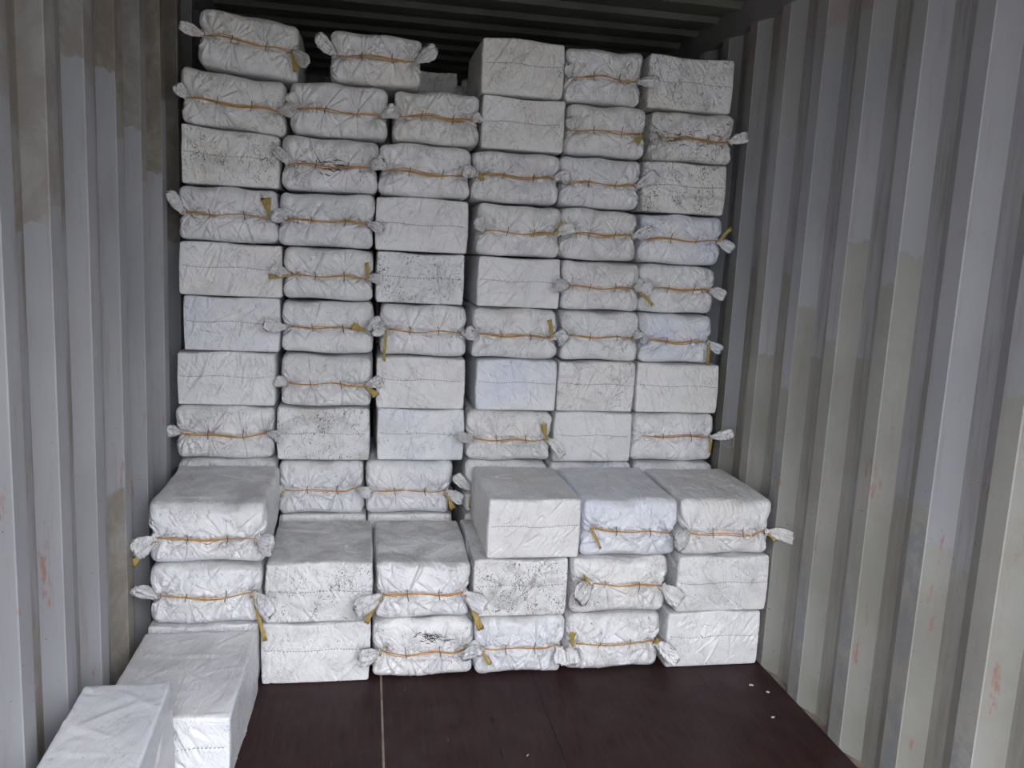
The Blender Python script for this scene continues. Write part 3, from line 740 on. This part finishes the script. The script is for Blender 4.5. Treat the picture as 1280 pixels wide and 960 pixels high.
# ------------------------------------------------------------------ the low front stack
YF = 2.875; LF = 0.475
ZF = [0.0, 0.233, 0.460, 0.690]
FRONT = {
 ('A', 1): (0.215, .374, 'S', 'bale squeezed behind the floor bales, bottom left of front stack', dict(tone=-.2, soil=.2)),
 ('A', 2): (0.226, .366, 'T', 'tied bale with raised left ear, middle left of low front stack', dict(tone=-.1, soil=.25, ears={-1: (125, .085, 1.2), 1: (-28, .09, 1.2)}, ribbons=[(1, -72, .14, .006)], sag=.010, double=True)),
 ('A', 3): (0.232, .384, 'T', 'tied bale with crumpled ears both sides, top left of low front stack', dict(tone=-.05, soil=.3, ears={-1: (190, .065, 1.6), 1: (-15, .06, 1.5)}, ribbons=[(-1, -128, .085, .009)], double=True, zlf=.40, droop=.012)),
 ('B', 1): (0.606, .388, 'S', 'seamed bale on floor below grey-topped bale, second from left in front', dict(tone=.15, soil=.3)),
 ('B', 2): (0.618, .380, 'S', 'dirty seamed bale with trodden grey top, second from left in front', dict(tone=.1, soil=.75)),
 ('C', 1): (0.993, .370, 'T', 'bulging tied bale on floor with black marks, third from left in front', dict(tone=.1, soil=.45, ears={-1: (190, .075, 1.3), 1: (25, .05, 1.2)}, ribbons=[], sag=.010, double=True, zlf=.47)),
 ('C', 2): (0.984, .362, 'T', 'tied bale with trodden grey top, third from left in front', dict(tone=-.05, soil=.25, ears={-1: (195, .095, 1.5), 1: (-30, .08, 1.3)}, ribbons=[(-1, -118, .085, .007), (1, -62, .12, .010)], double=True, zlf=.44)),
 ('D', 1): (1.360, .340, 'T', 'tied bale on floor under black-speckled bale, third from right in front', dict(tone=-.1, soil=.2, ears={-1: (155, .09, 1.3), 1: (-80, .05, 1.2)}, ribbons=[(-1, -50, .045, .007)], double=False, sag=.004)),
 ('D', 2): (1.347, .364, 'S', 'heavily black-speckled seamed bale under the square bale in front', dict(tone=.2, soil=1.0)),
 ('D', 3): (1.394, .352, 'S', 'clean square seamed bale, tall left side showing, top of front stack', dict(tone=.3, soil=.05)),
 ('E', 1): (1.726, .376, 'T', 'creased tied bale on floor, second from right in front', dict(tone=.1, soil=.45, ears={1: (-25, .085, 1.2), -1: (-100, .06, 1.4)}, ribbons=[(-1, 95, .055, .009), (1, 90, .02, .008)], double=True, sag=.006)),
 ('E', 2): (1.738, .380, 'T', 'tied bale with crumpled left corner under bluish bale in front', dict(tone=.25, soil=.5, ears={-1: (200, .075, 1.9), 1: (-35, .07, 1.4)}, ribbons=[(-1, 125, .05, .004)], double=False, lean=-.010, zlf=.52, knotx={-1: -.125})),
 ('E', 3): (1.770, .388, 'T', 'bluish tied bale with knot at left corner, top of front stack', dict(tone=-.8, soil=.1, ears={1: (-10, .03, 1.0)}, ribbons=[(-1, -60, .065, .004)], lean=-.010, double=False, knotx={-1: -.160})),
 ('F', 1): (2.140, .386, 'S', 'clean seamed bale on floor beside right wall', dict(tone=.1, soil=.2)),
 ('F', 2): (2.155, .372, 'S', 'wrinkled seamed bale, middle right of low front stack', dict(tone=.15, soil=.4)),
 ('F', 3): (2.146, .378, 'T', 'tied bale with stiff right ear, top right of low front stack', dict(tone=.2, soil=.2, ears={-1: (200, .07, 1.6), 1: (12, .095, 1.15)}, ribbons=[(1, -40, .035, .009)], double=True, zlf=.42)),
}
spaced(FRONT)
for (c, r), (xc, w, kind, look, opt) in FRONT.items():
    seed += 7
    rs = np.random.RandomState(seed); z0, z1 = ZF[r - 1], ZF[r]
    top = r == 3 or (r == 2 and c in 'BC')
    dust = 1.0 if (r == 2 and c in 'BC') else 0.75 if c == 'A' else 0.5 if r == 3 else 0.7
    root = sack((xc, YF + rs.uniform(-0.006, 0.006), z0), w, z1 - z0 - 0.001, LF, kind, seed, look, 'bales in the low front stack', dust=dust, hi=True, ztop=not top, rz=rs.uniform(-0.006, 0.006), **opt)
    if (c, r) == ('C', 1): stains(root, None, w, z1 - z0, seed, [(0.02, .165, 40, 0.028)])

# ------------------------------------------------------------------ two loose bales on the floor, lower left
sack((0.212, 2.300, 0.0), .372, .236, .52, 'S', 1501, 'grey-topped bale lying flat on the floor against the front stack, lower left', 'loose bales on the floor', tone=-.3, soil=.25, dust=.55, hi=True, rz=-0.02, crumple=.35, droop=.012)
sack((0.160, 1.690, 0.0), .226, .378, .54, 'S', 1509, 'nearest bale, standing on edge in the lower left corner of the picture', 'loose bales on the floor', tone=-.4, soil=.12, dust=.25, hi=True, ztop=True, rz=0.03, crumple=.25)

# ------------------------------------------------------------------ second tier behind, seen through the gap at the top
HID = {}
def plain_sack(loc, w, h, seed, label, group):
    key = seed % 3
    if key not in HID:
        P, F, _ = sack_body(0.36, 0.22, LB, 'S', 300 + key, plain=True); HID[key] = mesh('sack', P, F, M_CLOTH)
    root = bpy.data.objects.new('wrapped_bale', None); COL.objects.link(root)
    root['label'] = label; root['category'] = 'bale'; root['group'] = group; root.location = loc
    o = link('sack', HID[key], root); o.scale = (w / .36, 1, h / .22); o['tone'] = 0.3; o['soil'] = 0.3; o['dust'] = 0.3; o['crumple'] = 0.5
sack((0.985, YB + 0.62, 2.2075), .34, .200, LB, 'S', 1601, 'dim grey bale half hidden in the second tier behind the top gap', 'bales in the hidden second tier', tone=.6, soil=.4)
sack((1.345, YB + 0.63, 2.2075), .33, .190, LB, 'T', 1607, 'barely visible bale, crumpled ear only, left of square top bale', 'bales in the hidden second tier', tone=.6, soil=.4, ears={-1: (150, .07, 1.3)})
for r in range(1, 11):
    for xc in (0.985, 1.345):
        plain_sack((xc, YB + 0.62, ZR[r - 1]), .355, ZR[r] - ZR[r - 1] - .001, r, 'plain bale stacked out of sight under the second tier behind', 'hidden bales under the second tier')
for r in (1, 2):
    for xc in (0.213, 0.597, 0.96, 1.372, 1.745, 2.13):
        plain_sack((xc, YB, ZR[r - 1]), .355, ZR[r] - ZR[r - 1] - .001, r, 'plain bale hidden behind the low front stack at floor level', 'hidden bales at the foot of the back stack')
for r in (3,):
    pass

# ------------------------------------------------------------------ paint flakes on the floor by the right wall
for i, (x, y, s) in enumerate([(2.235, 2.72, .008), (2.275, 2.665, .006), (2.215, 2.50, .007), (1.30, 2.36, .005)]):
    rs = np.random.RandomState(70 + i); n = 7; a = np.sort(rs.uniform(0, 6.28, n)); rr = rs.uniform(.6, 1.2, n) * s
    V = [(math.cos(t) * q * 1.5, math.sin(t) * q, 0) for t, q in zip(a, rr)] + [(math.cos(t) * q * 1.4, math.sin(t) * q * .9, .0022) for t, q in zip(a, rr)]
    Fc = [tuple(range(n))[::-1], tuple(range(n, 2 * n))] + [(k, (k+1) % n, n + (k+1) % n, n + k) for k in range(n)]
    me = bpy.data.meshes.new('paint_flake'); me.from_pydata(V, [], Fc); me.materials.append(M_CHIP)
    o = link('paint_flake', me); o.location = (x, y, 0.0004)
    o['label'] = ['small pale flake on floor nearest the right front bale', 'second small pale flake on floor along right wall', 'pale flake on floor further out from the right wall, nearer the camera', 'tiny pale speck in the middle of the floor'][i]
    o['category'] = 'flake'
